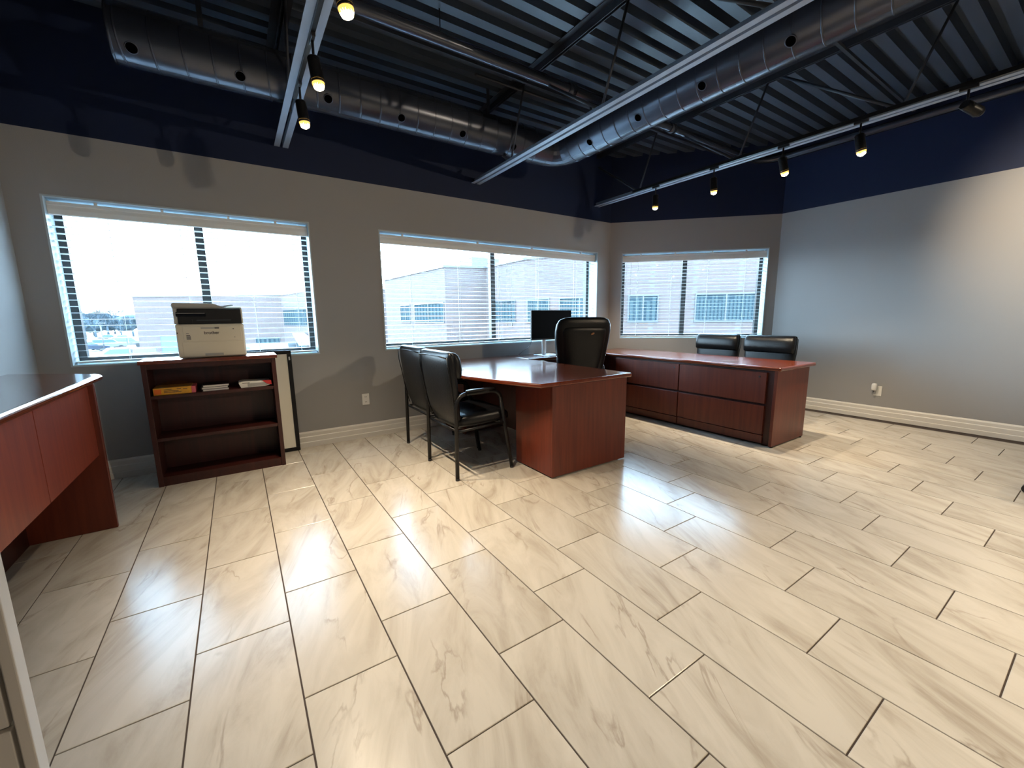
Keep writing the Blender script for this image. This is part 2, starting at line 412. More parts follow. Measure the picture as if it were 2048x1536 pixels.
# ---- blinds
def blind(label, org, rz, a, b, tilt, ladders, cords):
    bl = thing('window_blind', label, 'blind', org, rz, None)
    a += .014; b -= .014
    MB().prism([(.046, 1.966), (.056, 1.960), (.062, 1.966), (.064, 2.045), (.058, 2.053), (.044, 2.050), (.041, 2.03), (.045, 2.025), (.042, 2.0)], a, b, 'x').build('valance', BLIND, bl)
    v = bl
    MB().box(a, b, .066, .112, 1.985, 2.04).build('headrail', BLIND, bl)
    for x in (a+.25, a+(b-a)*.38, a+(b-a)*.64, b-.25):
        MB().box(x-.008, x+.008, .05, .075, 2.052, 2.071).build('bracket', WHITEP, bl)
    th = math.radians(tilt); c, s = math.cos(th), math.sin(th); hw = .0245; tk = .0014
    sl = MB()
    pf = [(-hw, 0), (-hw*.5, .0006), (0, .0008), (hw*.5, .0006), (hw, 0), (hw, -tk*1.4), (hw*.5, .0006-tk*1.4), (0, .0008-tk*1.4), (-hw*.5, .0006-tk*1.4), (-hw, -tk*1.4)]
    pf = [(p[0]*c - p[1]*s, p[0]*s + p[1]*c) for p in pf]
    sl.prism(pf, a+.004, b-.004, 'x'); me = sl.mesh('slat', BLIND)
    z = 1.935
    while z > .945:
        o = bpy.data.objects.new('slat', me); COL.objects.link(o); o.parent = bl; o.location = (0, .088, z); z -= .0468
    MB().box(a+.004, b-.004, .064, .112, .905, .920).build('bottom_rail', BLIND, bl, bevel=.003)
    for x in ladders:
        l = MB(); 
        for yy in (.0625, .1135): l.tube([(x, yy, 1.98), (x, yy, .92)], .0011, 5)
        l.build('ladder_cord', WHITEP, bl)
    for x, zz in cords:
        l = MB().tube([(x, .036, 1.97), (x, .035, zz+.03)], .0016, 5); l.tube([(x, .035, zz+.035), (x, .035, zz+.015), (x, .035, zz)], [.003, .006, .007], 8)
        l.build('pull_cord', WHITEP, bl)
    return bl
blind('wide white slatted blind in the window above the bookcase', (0, YB, 0), 0, W1[0], W1[1], -3.5, [-.72, -.30, .16, .50], [])
blind('longest white slatted blind in the window behind the monitor', (0, YB, 0), 0, W2[0], W2[1], 5, [1.6, 2.18, 2.72, 3.3, 3.95], [(2.86, 1.22), (2.80, 1.10), (2.87, 1.10), (2.69, 1.18)])
blind('white slatted blind in the angled wall window above two chairs', (XA, YB, 0), -PI/4, W3[0], W3[1], -1, [.40, .86, 1.34, 1.82], [(.235, 1.22), (.30, 1.22)])

# ---- roof joists
def joist(xc, label):
    j = thing('roof_joist', label, 'joist', (xc, 0, 0), 0, None)
    y0, y1 = YF, YB
    for s in (-1, 1):
        a = MB()
        a.box(min(s*.012, s*.054), max(s*.012, s*.054), y0, y1, 2.680, 2.685)
        a.box(min(s*.012, s*.017), max(s*.012, s*.017), y0, y1, 2.685, 2.728)
        a.build('bottom_chord', STEEL, j)
    for s in (-1, 1):
        a = MB(); a.box(min(s*.010, s*.062), max(s*.010, s*.062), y0, y1, ZC-.007, ZC-.001); a.box(min(s*.010, s*.016), max(s*.010, s*.016), y0, y1, ZC-.06, ZC-.007)
        a.build('top_chord', STEELD, j)
    # bays of about 1.2 m: one steep rod, one long diagonal
    tops = [.93+1.2*i-1.2*6 for i in range(0, 10)]
    for tp in tops:
        bt = tp+.24
        if bt < y0+.1 or bt > y1-.05: continue
        MB().tube([(0, tp, ZC-.03), (0, bt, 2.70)], .0095, 8).build('web_rod', STEELD, j)
        nt_ = tp+1.2
        if nt_-.07 < y1+.3:
            q = (min(nt_-.07, y1-.03)); fr = (q-bt)/(nt_-.07-bt)
            MB().tube([(0, bt, 2.70), (0, q, 2.70+(ZC-.03-2.70)*fr)], .012, 8).build('web_rod', STEELD, j)
    return j
joist(.475, 'steel joist nearest the left wall, its paired flanges carrying three lit spots')
joist(2.38, 'middle steel joist running beside the round duct, without spotlights')
joist(4.25, 'right steel joist with web rods, above the row of four small spots')
for i, yy in enumerate((1.57, 3.30)):
    b = MB((0, yy, 0))
    for z in (ZC-.075,):
        b.box(XL, XR, yy-.018, yy-.015, z, z+.022); b.box(XL, XR, yy-.018, yy+.006, z-.003, z)
    tag(b.build('bridging_bar', STEELD), ('thin steel bridging bar under the deck, near the right wall spots' if i == 0 else 'thin steel bridging bar running behind the long pipe'), 'ceiling bar')

# ---- long pipe with elbow
pp = MB((-1, 2.98, 3.153))
path = [(XL, 2.98, 3.153), (1, 2.98, 3.153), (3, 2.98, 3.153), (5.61, 2.98, 3.153)]
for a in range(1, 7):
    t = a/6*PI/2; path.append((5.61+.16*math.sin(t)*2, 2.98-.16*(1-math.cos(t))*2, 3.153))
path += [(5.93, 1.0, 3.153), (5.93, YF, 3.153)]
pr = thing('ceiling_pipe', 'long painted pipe crossing above the duct and turning along the right wall', 'pipe', (-1, 2.98, 3.153))
pp.tube(path, .042, 14).build('pipe', DUCT, pr)
for x in (2.62, 4.02):
    MB((-1, 2.98, 3.153)).cyl((x-.04, 2.98, 3.153), (x+.04, 2.98, 3.153), .049, 16).build('coupling', DUCT, pr)
for x in (1.4, 3.5):
    MB((-1, 2.98, 3.153)).tube([(x, 2.98, 3.19), (x, 2.98, ZC)], .005, 6).build('hanger_rod', STEELD, pr)
tag(MB((2, 3.35, 3.1)).tube([(1.9, 3.38, 3.25), (2.6, 3.36, 3.24), (4.0, 3.36, 3.24)], .012, 8).build('conduit', STEELD), 'thin conduit running just behind the long ceiling pipe', 'conduit')

# ---- spiral duct
RD = .16; ZD = 2.95; YD = 3.68; XD = 3.073
def duct_tube(mb, path, r, n=28): mb.tube(path, r, n, caps=False)
du = thing('spiral_duct', 'dark round spiral duct with punched air holes bending over the desks', 'duct', (XD, YD, ZD))
OFF = (XD, YD, ZD)
def run(name, p0, p1):
    m_ = MB(OFF); duct_tube(m_, [p0, p1], RD); o = m_.build(name, DUCT, du); return o
Rb = .22
run('duct_run', (-.46, YD, ZD), (XD-Rb, YD, ZD)); run('duct_run', (XD, YD-Rb, ZD), (XD, YF, ZD))
# mitred elbow of four gores
el = MB(OFF); pts = [(XD-Rb, YD, ZD)]
for k in range(1, 4):
    a = PI/2*k/4; pts.append((XD-Rb+Rb*math.sin(a)*1.02, YD-Rb+Rb*math.cos(a)*1.02, ZD))
pts.append((XD, YD-Rb, ZD))
el.tube(pts, RD*1.0, 28, caps=False, smooth=False).build('elbow', DUCT, du)
rb = MB(OFF)
for q in pts: pass
# seams
def ring(mb, c, axis, r0=RD, w_=.006, h=.004, skew=0):
    n = 32; vs = []; 
    for a_, rr in ((-w_, r0), (-w_*.4, r0+h), (w_*.4, r0+h), (w_, r0)):
        for j in range(n):
            t = 2*PI*j/n; cy, cz = math.cos(t)*rr, math.sin(t)*rr; sh = a_+skew*(j/n if j < n else 0)*0
            sh += skew*math.cos(t)
            vs.append((c[0]+sh, c[1]+cy, c[2]+cz) if axis == 'x' else (c[0]+cy, c[1]+sh, c[2]+cz))
    fs = [(i*n+j, i*n+(j+1) % n, (i+1)*n+(j+1) % n, (i+1)*n+j) for i in range(3) for j in range(n)]
    mb.add(vs, fs, True)
x = -.40
while x < XD-Rb-.02:
    m_ = MB(OFF); ring(m_, (x, YD, ZD), 'x', skew=.025); m_.build('seam', DUCT, du); x += .155
y = YD-Rb-.05
while y > -.6:
    m_ = MB(OFF); ring(m_, (XD, y, ZD), 'y', skew=.03); m_.build('seam', DUCT, du); y -= .155
m_ = MB(OFF); ring(m_, (-.455, YD, ZD), 'x', w_=.008, h=.006); m_.build('end_collar', DUCT, du)
m_ = MB(OFF); m_.cyl((-.45, YD, ZD), (-.446, YD, ZD), RD-.002, 28); m_.build('end_cap', DUCT, du)
# air holes: dark discs set in raised lips
def hole(c, nrm):
    c = Vector(c); nrm = Vector(nrm).normalized()
    a = nrm.orthogonal().normalized(); b = nrm.cross(a); n = 20; vs = []
    for r_, d in ((.034, .0015), (.031, .0045), (.027, .0035), (.026, .0020)):
        vs += [c+nrm*d+(a*math.cos(2*PI*j/n)+b*math.sin(2*PI*j/n))*r_ for j in range(n)]
    m2 = MB(OFF); m2.add(vs, [(i*n+j, i*n+(j+1) % n, (i+1)*n+(j+1) % n, (i+1)*n+j) for i in range(3) for j in range(n)], True)
    h_ = m2.build('air_hole', DUCT, du)
    m3 = MB(OFF); m3.add([c+nrm*.0040+(a*math.cos(2*PI*j/n)+b*math.sin(2*PI*j/n))*.028 for j in range(n)], [tuple(range(n))]); m3.build('hole_opening', VOID, h_)
VOID = mat('hole_void', (.001, .001, .0015), .9, spec=0)
ang = math.radians(44)
for hx in (-.36, .19, .74, 1.30, 1.86, 2.41):
    nn = (0, -math.cos(ang), -math.sin(ang)); hole((hx, YD+nn[1]*RD, ZD+nn[2]*RD), nn)
for hy in (3.09, 2.52, 1.95, 1.376, .80, .2):
    nn = (-math.cos(ang), 0, -math.sin(ang)); hole((XD+nn[0]*RD, hy, ZD+nn[2]*RD), nn)
for x in (.0, 2.2):
    MB(OFF).box(x-.015, x+.015, YD-.002, YD+.002, ZD+RD-.01, ZC).build('hanger_strap', STEELD, du)
for y in (3.2, 1.3, -.6):
    MB(OFF).box(XD-.002, XD+.002, y-.015, y+.015, ZD+RD-.01, ZC).build('hanger_strap', STEELD, du)

# ---- track lights
def emis(name, col, s):
    m = bpy.data.materials.new(name); m.use_nodes = True; t = m.node_tree; t.nodes.clear()
    o = t.nodes.new('ShaderNodeOutputMaterial'); e = t.nodes.new('ShaderNodeEmission'); e.inputs[0].default_value = (*col, 1); e.inputs[1].default_value = s
    t.links.new(e.outputs[0], o.inputs[0]); return m
BULB = emis('bulb_glow', (1.0, .84, .52), 24)
AMBER = mat('reflector_amber', (.85, .55, .18), .25, metal=.6, emis=(1, .55, .12), estr=1.2)
def track(x, y0, y1, label):
    t = thing('light_track', label, 'light track', (x, y0, 2.66))
    MB((x, y0, 2.66)).box(x-.011, x+.011, y0, y1, 2.662, 2.690).build('track_bar', BLACKM, t)
    MB((x, y0, 2.66)).box(x-.0105, x+.0105, y0-.05, y0, 2.660, 2.690).build('end_feed', BLACKP, t)
def spot(pos, aim, label, group=None, lit=True, power=1.0):
    x, y = pos
    t = thing('track_spotlight', label, 'spotlight', (x, y, 2.66), 0, group)
    O = (x, y, 2.66)
    MB(O).box(x-.010, x+.010, y-.045, y+.045, 2.640, 2.662).build('adapter', BLACKP, t, bevel=.003)
    MB(O).cyl((x, y, 2.642), (x, y, 2.555), .007, 10).build('stem', BLACKM, t)
    d = (Vector(aim)-Vector((x, y, 2.53))).normalized()
    piv = Vector((x, y, 2.545)); a = piv - d*.02; b = piv+d*.105
    MB(O).tube([a, a+d*.008, b-d*.01, b], [.026, .031, .033, .034], 20).build('lamp_head', BLACKM, t)
    MB(O).tube([piv+Vector((0, -.036, 0)), piv+Vector((0, .036, 0))], .006, 8).build('yoke', BLACKM, t)
    r = MB(O).tube([b-d*.012, b+d*.010, b+d*.020], [.033, .030, .026], 20); 
    bz = r.build('bezel_glass', AMBER if lit else BLACKM, t)
    if lit:
        MB(O).tube([b+d*.012, b+d*.026, b+d*.036], [.029, .024, .008], 16).build('bulb', BULB, t)
    ld = bpy.data.lights.new('spot_beam', 'SPOT'); lo = bpy.data.objects.new('spot_beam', ld); COL.objects.link(lo)
    ld.energy = SPOT_W*power; ld.color = SPOT_COL; ld.spot_size = math.radians(88); ld.spot_blend = .95; ld.shadow_soft_size = .02
    lo.parent = t; lo.location = (b+d*.04)-Vector(O); lo.rotation_euler = d.to_track_quat('-Z', 'Y').to_euler()
JX1 = .475; JX3 = 4.25
track(JX1, 1.2, 3.30, 'black light track set between the flanges of the left joist')
track(4.12, -.6, 3.55, 'long black light track beside the right joist carrying four lit spots')
track(JX1, -3.6, -.9, 'unseen light track added over the front part of the room, for extra spots')  # unseen track, added to hold spots behind the camera
spot((JX1, 1.93), (.9, 1.7, 0), 'lit spotlight closest to the top edge of the photo, on the left joist')
spot((JX1, 2.56), (.75, 2.35, 0), 'middle one of the three lit spots on the left joist')
spot((JX1, 3.08), (.75, 3.0, 0), 'lit spotlight on the left joist, nearest to the window wall')
spot((4.12, 3.22), (4.4, 3.4, 0), 'smallest lit spot on the right track, farthest from the camera')
spot((4.12, 2.53), (4.5, 2.5, 0), 'second lit spot from the far end of the right track')
spot((4.12, 1.90), (4.9, 1.6, 0), 'third lit spot from the far end of the right track')
spot((4.12, 1.36), (4.6, 1.0, 0), 'lit spot on the right track beside the dark sideways spot')
spot((4.12, .80), (6.07, -.05, 1.9), 'dark-looking spot turned sideways to wash the right wall', lit=False, power=1.3)
BEHIND = (((JX1, -1.2), (.8, -.2, 0), 'unseen spot added behind the camera for fill, nearest one on the front track'), ((JX1, -3.0), (1.5, -1.5, 0), 'unseen spot added behind the camera for fill, near the front wall'),  # unseen spots added for fill, except the last, which casts the chair shadow
          ((4.12, -.2), (3.6, -.9, 0), 'unseen fill spot added on the right track, just out of view'), ((2.38, .35), (2.6, .2, 0), 'unseen fill spot added under the middle joist above the camera'),
          ((2.38, -1.6), (2.9, -1.2, 0), 'unseen fill spot added under the middle joist behind the camera'), ((4.25, -2.6), (.9, 4.28, .75), 'spot under the right joist behind the camera, aimed at the window wall'))
track(2.38, -1.9, .6, 'unseen light track added under the middle joist for the fill spots'); track(4.25, -3.0, -2.2, 'short light track under the right joist behind the camera')  # middle joist track is added, out of view, to hold fill spots
for a, b_, l_ in BEHIND: spot(a, b_, l_, power=1.6 if a[1] < -2.5 and a[0] > 4 else 1.0)

# ---- outlets
o1 = thing('wall_outlet', 'white wall outlet plate on the gray wall beside the leaning board', 'outlet', (1.033, YB, .397))
O = (1.033, YB, .397)
MB(O).box(.998, 1.068, YB-.006, YB, .34, .455).build('cover_plate', WHITEP, o1, bevel=.002)
for z in (.372, .424):
    q = MB(O).box(1.017, 1.049, YB-.008, YB-.005, z-.014, z+.014).build('socket', WHITEP, o1)
    MB(O).box(1.024, 1.027, YB-.0085, YB-.007, z-.006, z+.006).box(1.038, 1.041, YB-.0085, YB-.007, z-.006, z+.006).build('slot', SLOT, q)
o2 = thing('wall_outlet', 'white outlet plate low on the right wall behind an air freshener', 'outlet', (XR, 1.56, .33))
O = (XR, 1.56, .33)
MB(O).box(XR-.006, XR, 1.515, 1.585, .27, .385).build('cover_plate', WHITEP, o2, bevel=.002)
af = thing('air_freshener', 'white plug-in air freshener on the right wall outlet', 'air freshener', (XR-.03, 1.575, .36))
O = (XR-.03, 1.575, .36)
MB(O).loft([((XR-.032, 1.578, z), (.024*k, 0, 0), (0, .026*k, 0), 3) for z, k in ((.335, .75), (.345, .95), (.375, 1), (.395, .98), (.41, .8), (.414, .5))]).build('cap', WHITEP, af)
MB(O).loft([((XR-.030, 1.578, z), (.017*k, 0, 0), (0, .019*k, 0), 2.5) for z, k in ((.285, .5), (.29, .9), (.32, 1), (.336, .9))]).build('refill_bottle', FILM, af)

# ================================================================ FURNITURE
def round_top(poly, z0, z1, name, par, off, m_=None):
    """table top with a bullnose edge"""
    n = len(poly); cx = sum(p[0] for p in poly)/n; cy = sum(p[1] for p in poly)/n
    mb = MB(off); mb.prism(poly, z0, z1)
    return mb.build(name, m_ or WOODT, par, bevel=(z1-z0)*.38, seg=4)

# ---- near desk (bow front towards the guest chairs)
OD = (2.27, 3.2, 0)
dk = thing('executive_desk', 'cherry wood desk with a bowed top, in front of the two left chairs', 'desk', OD)
poly = [(2.70, 2.262), (1.745, 2.262)]
for i in range(1, 12):
    t = i/12; poly.append((1.745-.26*math.sin(PI*t), 2.262+(4.225-2.262)*t))
poly += [(1.745, 4.225), (2.70, 4.225)]
round_top(poly, .712, .745, 'desk_top', dk, OD)
bx = lambda *a: MB(OD).box(*a)
bx(1.87, 2.665, 2.292, 2.312, 0.012, .712).build('end_panel', WOODV, dk, bevel=.002)
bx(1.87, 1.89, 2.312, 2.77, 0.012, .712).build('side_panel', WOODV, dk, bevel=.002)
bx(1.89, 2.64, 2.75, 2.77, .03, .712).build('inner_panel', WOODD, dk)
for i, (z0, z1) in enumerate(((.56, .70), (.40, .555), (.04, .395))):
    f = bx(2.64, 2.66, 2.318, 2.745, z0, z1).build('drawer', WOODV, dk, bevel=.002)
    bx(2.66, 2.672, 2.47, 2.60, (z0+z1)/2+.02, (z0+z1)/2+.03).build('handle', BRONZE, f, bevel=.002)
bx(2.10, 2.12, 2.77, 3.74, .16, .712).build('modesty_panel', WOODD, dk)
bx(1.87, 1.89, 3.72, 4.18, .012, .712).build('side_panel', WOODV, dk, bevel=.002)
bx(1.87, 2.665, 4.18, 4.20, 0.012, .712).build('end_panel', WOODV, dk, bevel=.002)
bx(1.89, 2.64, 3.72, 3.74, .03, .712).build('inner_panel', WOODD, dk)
for (x, y) in ((1.90, 2.33), (2.60, 2.33), (1.90, 4.15), (2.60, 4.15)): MB(OD).cyl((x, y, 0), (x, y, .014), .018, 10).build('glide', BLACKP, dk)
for y in (3.35, 3.83): MB(OD).cyl((1.66, y, .7445), (1.66, y, .7475), .032, 20).build('cable_grommet', BLACKP, dk)

# ---- bridge worktop along the window wall
OB = (3.3, 4.0, 0)
br = thing('bridge_desk', 'narrow cherry wood worktop along the window wall under the monitor', 'desk', OB)
MB(OB).box(2.702, 3.925, 3.74, 4.225, .712, .745).build('worktop', WOODX, br, bevel=.010, seg=3)
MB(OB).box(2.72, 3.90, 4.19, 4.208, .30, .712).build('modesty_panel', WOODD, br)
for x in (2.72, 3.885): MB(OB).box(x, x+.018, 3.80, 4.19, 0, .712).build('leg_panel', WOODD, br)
MB(OB).box(2.76, 3.86, 3.80, 3.815, .64, .712).build('pencil_drawer', WOODD, br)

# ---- credenza with lateral files
OC = (4.28, 2.9, 0)
cz = thing('credenza', 'long cherry wood credenza with four wide file drawers facing the office chair', 'cabinet', OC)
cbx = lambda *a: MB(OC).box(*a)
MB(OC).prism([(3.928, 1.672), (4.655, 1.672), (4.655, 4.10), (4.60, 4.155), (3.928, 4.155)], .712, .745).build('credenza_top', WOODT, cz, bevel=.012, seg=4)
cbx(3.957, 4.60, 1.706, 1.732, .012, .712).build('end_panel', WOODV, cz, bevel=.002)
cbx(3.99, 4.60, 4.08, 4.10, .012, .712).build('end_panel', WOODV, cz)
cbx(4.58, 4.60, 1.732, 4.08, .012, .712).build('back_panel', WOODV, cz)
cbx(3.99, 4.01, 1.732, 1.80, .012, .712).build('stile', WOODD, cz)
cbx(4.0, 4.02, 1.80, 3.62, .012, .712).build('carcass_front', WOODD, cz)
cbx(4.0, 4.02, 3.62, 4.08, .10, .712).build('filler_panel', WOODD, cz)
for y0, y1 in ((1.80, 2.690), (2.700, 3.60)):
    for z0, z1 in ((.40, .688), (.105, .378)):
        d_ = cbx(3.968, 4.0, y0, y1, z0, z1).build('drawer', WOODV, cz, bevel=.003)
        if z0 > .3:
            yl = y0+.06 if y0 < 2 else y0+.05
            MB(OC).cyl((3.962, yl, .645), (3.968, yl, .645), .008, 14).build('lock', CHROME if y0 > 2 else BRONZE, d_)
    cbx(3.972, 4.0, y0, y1, .022, .098).build('kick_panel', WOODV, cz, bevel=.002)
for (x, y) in ((3.99, 1.72), (4.57, 1.72), (4.57, 4.06)): MB(OC).cyl((x, y, 0), (x, y, .014), .016, 10).build('glide', BLACKP, cz)
MB(OC).loft([((4.12, 2.22, z), (.018, .004, 0), (-.02, .075, 0), 4) for z in (.7445, .748)]).build('grommet_slot', BLACKP, cz)

# ---- left counter
OL = (-.95, 2.4, 0)
lc = thing('counter_desk', 'tall cherry wood counter at the left edge with a bowed glossy top', 'counter', OL)
lb = lambda *a: MB(OL).box(*a)
topm = MB(OL); topp = [(-1.195, 3.765), (-1.0, 3.63), (-.82, 3.50), (-.705, 3.395), (-.690, 3.36), (-.690, 1.62), (-1.195, 1.62)]
topm.prism(topp[::-1], .868, .906).build('counter_top', WOODT, lc, bevel=.0185, seg=5)
ORW = wood('cherry_bright', (.150, .017, .005), (.230, .034, .009), .42, 'z')
lb(-1.19, -.705, 3.215, 3.24, 0, .868).build('end_panel', WOODV, lc, bevel=.003)
for y0, y1 in ((2.463, 3.214), (1.652, 2.457)):
    lb(-.750, -.730, y0, y1, .455, .868).build('front_panel', ORW, lc, bevel=.001)
lb(-1.085, -1.065, 1.65, 3.215, 0, .868).build('lower_panel', WOODD, lc)
lb(-1.19, -.705, 1.63, 1.65, 0, .868).build('end_panel', WOODV, lc)

# ---- bookcase
OK_ = (-.175, 3.99, 0)
bk = thing('bookcase', 'low dark mahogany bookcase with two shelves under the left window', 'bookcase', OK_)
kb = lambda *a: MB(OK_).box(*a)
kb(-.602, .252, 3.815, 4.115, .908, .935).build('top', WOODT, bk, bevel=.005)
kb(-.590, -.560, 3.835, 4.11, 0, .908).build('side_panel', WOODD, bk, bevel=.002)
kb(.208, .238, 3.835, 4.11, 0, .908).build('side_panel', WOODD, bk, bevel=.002)
kb(-.560, .208, 4.095, 4.105, .03, .908).build('back_panel', WOODD, bk)
for z in (.655, .340): kb(-.5595, .2075, 3.842, 4.094, z, z+.024).build('shelf', WOODD, bk, bevel=.002)
kb(-.5595, .2075, 3.842, 4.094, .045, .068).build('bottom_shelf', WOODD, bk)
kb(-.5595, .2075, 3.845, 3.865, 0, .045).build('kick_board', WOODD, bk)
kb(-.5595, .2075, 3.840, 3.850, .872, .908).build('top_rail', WOODD, bk)

# ---- things on the shelf
ZS = .6795
yp = thing('label_package', 'yellow cardboard package with orange print in clear wrap on the upper shelf', 'package', (-.425, 3.95, ZS))
O = (-.425, 3.95, ZS)
MB(O).box(-.545, -.325, 3.855, 4.04, ZS, ZS+.052).build('box', YELLOW, yp, bevel=.002)
MB(O).box(-.540, -.500, 3.8535, 3.855, ZS+.008, ZS+.044).build('print_block', mat('orange_print', (.75, .16, .02), .5), yp)
for i, (a, b, z) in enumerate(((-.485, -.44, .036), (-.485, -.40, .026), (-.485, -.385, .016), (-.41, -.385, .038), (-.375, -.35, .034))):
    MB(O).box(a, b, 3.8535, 3.855, ZS+z, ZS+z+.004).build('print_line', INK, yp)
MB(O).box(-.325, -.300, 3.858, 4.03, ZS, ZS+.05).build('pink_end', PINK, yp, bevel=.003)
MB(O).loft([((-.43, 3.95, z), (.110*k, 0, 0), (0, .09*k, 0), 6) for z, k in ((ZS+.004, 1.0), (ZS+.04, 1.0), (ZS+.056, .97), (ZS+.085, .45), (ZS+.09, .2))], 16).build('wrap', FILM, yp)
for i in range(3):
    z0 = ZS+i*.0155
    nb = thing('notebook', ['white notebook at the bottom of the small stack on the upper shelf', 'white notebook in the middle of the small stack on the upper shelf', 'white notebook on top of the small stack on the upper shelf'][i], 'notebook', (-.18, 3.95, z0), 0, 'stacked notebooks')
    dx = (.003, -.002, .006)[i]; O = (-.18, 3.95, z0)
    MB(O).box(-.26+dx, -.10+dx, 3.87, 4.06, z0+.001, z0+.0135).build('page_block', PAPER, nb)
    MB(O).box(-.262+dx, -.098+dx, 3.868, 4.062, z0+.0135, z0+.0150).build('cover', BLACKP, nb)
    MB(O).box(-.268+dx, -.260+dx, 3.87, 4.06, z0+.001, z0+.0150).build('spine', BLACKP, nb)
wp = thing('envelope_package', 'white envelope package with a red corner on the upper shelf', 'package', (.09, 3.95, ZS))
O = (.09, 3.95, ZS)
mbp = MB(O); mbp.prism([(-.015, ZS), (.15, ZS), (.185, ZS+.012), (.19, ZS+.042), (.05, ZS+.047), (.0, ZS+.05), (-.03, ZS+.042)], 3.865, 4.03, 'y').build('pouch', PAPER, wp, bevel=.003)
MB(O).prism([(.135, ZS+.046), (.195, ZS+.045), (.197, ZS+.012), (.165, ZS+.02)], 3.862, 3.90, 'y').build('red_corner', RED, wp)
MB(O).box(-.005, .045, 3.8635, 3.865, ZS+.036, ZS+.041).build('print_line', INK, wp)
MB(O).box(.03, .16, 3.8625, 3.8645, ZS+.008, ZS+.034).build('clear_window', FILM, wp)

# ---- printer
ZT = .9352; PX0, PX1 = -.372, .050; PY0, PY1 = 3.865, 4.225
OP = ((PX0+PX1)/2, 4.04, ZT)
pr_ = thing('printer', 'cream office printer with dark control band standing on the bookcase', 'printer', OP)
pb = lambda *a: MB(OP).box(*a)
pb(PX0, PX1, PY0, PY1, ZT+.004, 1.187).build('body', CREAM, pr_, bevel=.012, seg=3)
pb(PX0+.022, PX1-.010, PY0+.020, PY1-.02, 1.185, 1.30).build('scanner_body', BLACKP, pr_, bevel=.006)
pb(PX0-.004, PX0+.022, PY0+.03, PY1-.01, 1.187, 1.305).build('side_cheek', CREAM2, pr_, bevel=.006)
pb(PX1-.020, PX1, PY0+.03, PY1-.01, 1.187, 1.303).build('side_cheek', CREAM, pr_, bevel=.006)
pb(PX0, PX1-.004, PY0+.04, PY1-.01, 1.300, 1.312).build('scanner_lid', CREAM2, pr_, bevel=.005)
MB(OP).prism([(PX0-.006, 1.30), (PX0-.012, 1.325), (PX0-.004, 1.343), (PX0+.24, 1.340), (PX0+.31, 1.312), (PX0+.31, 1.30)], PY0+.05, PY1-.03, 'y').build('paper_feeder', CREAM2, pr_, bevel=.008, seg=3)
MB(OP).prism([(PX0+.27, 1.318), (PX0+.355, 1.334), (PX0+.37, 1.331), (PX0+.285, 1.311)], PY0+.10, PY1-.10, 'y').build('feeder_tray', CREAM2, pr_, bevel=.002)
pn = MB(OP).prism([(PY0+.004, 1.243), (PY0+.022, 1.242), (PY0+.045, 1.272), (PY0+.030, 1.277)], PX0+.012, PX0+.19, 'x').build('control_panel', mat('panel_dark', (.014, .016, .022), .25), pr_, bevel=.002)
pb(PX0+.015, PX0+.185, PY0+.001, PY0+.004, 1.265, 1.268).build('panel_trim', CREAM2, pn)
pb(PX0+.13, PX1-.08, PY0+.016, PY0+.021, 1.212, 1.218).build('output_lip', mat('lip_gray', (.06, .065, .075), .3), pr_)
pb(PX0+.10, PX0+.105, PY0+.014, PY0+.022, 1.19, 1.225).build('output_wall', BLACKP, pr_)
fd = pb(PX0+.042, PX1-.022, PY0-.004, PY0+.002, 1.062, 1.168).build('front_door', CREAM, pr_, bevel=.002)
pb(PX0+.150, PX0+.262, PY0-.0055, PY0-.002, 1.150, 1.163).build('door_grip', CREAM2, fd)
pb(PX0+.235, PX0+.262, PY0-.0065, PY0-.002, 1.151, 1.162).build('grip_slot', mat('grip_dark', (.12, .11, .10), .5), fd)
pb(PX1-.075, PX1-.067, PY0-.0055, PY0-.003, 1.144, 1.151).build('door_mark', INK, fd)
pb(PX0+.060, PX0+.085, PY0-.0055, PY0-.003, 1.073, 1.100).build('sticker', mat('sticker_gray', (.30, .28, .25), .5), fd)
pb(PX0+.060, PX0+.076, PY0-.0055, PY0-.003, 1.118, 1.121).build('sticker_line', INK, fd)
pb(PX0+.060, PX0+.082, PY0-.0055, PY0-.003, 1.103, 1.108).build('sticker_line', INK, fd)
pb(PX1-.070, PX1-.064, PY0-.0055, PY0-.003, 1.082, 1.087).build('door_mark', mat('mark_gray', (.3, .28, .22), .5), fd)
tr = pb(PX0+.030, PX1-.010, PY0-.003, PY0+.003, .948, 1.056).build('paper_tray', CREAM, pr_, bevel=.002)
pb(PX0+.158, PX0+.272, PY0-.0045, PY0-.002, .950, .968).build('tray_grip', CREAM2, tr)
pb(PX0+.006, PX0+.012, PY0-.002, PY0+.002, 1.118, 1.128).build('usb_port', INK, pr_)
cu = bpy.data.curves.new('logo_lettering', 'FONT'); cu.body = 'brother'; cu.size = .030; cu.extrude = .0006; cu.align_x = 'CENTER'; cu.offset = .0006
tmp = bpy.data.objects.new('logo_tmp', cu); COL.objects.link(tmp)
bpy.context.view_layer.update()
lme = bpy.data.meshes.new_from_object(tmp); bpy.data.objects.remove(tmp)
lg = bpy.data.objects.new('logo_lettering', lme); COL.objects.link(lg); lme.materials.clear(); lme.materials.append(INK)
lg.parent = fd; lg.rotation_euler = (PI/2, 0, 0); lg.location = (PX0+.213-OP[0], PY0-.0052-OP[1], 1.112-ZT)

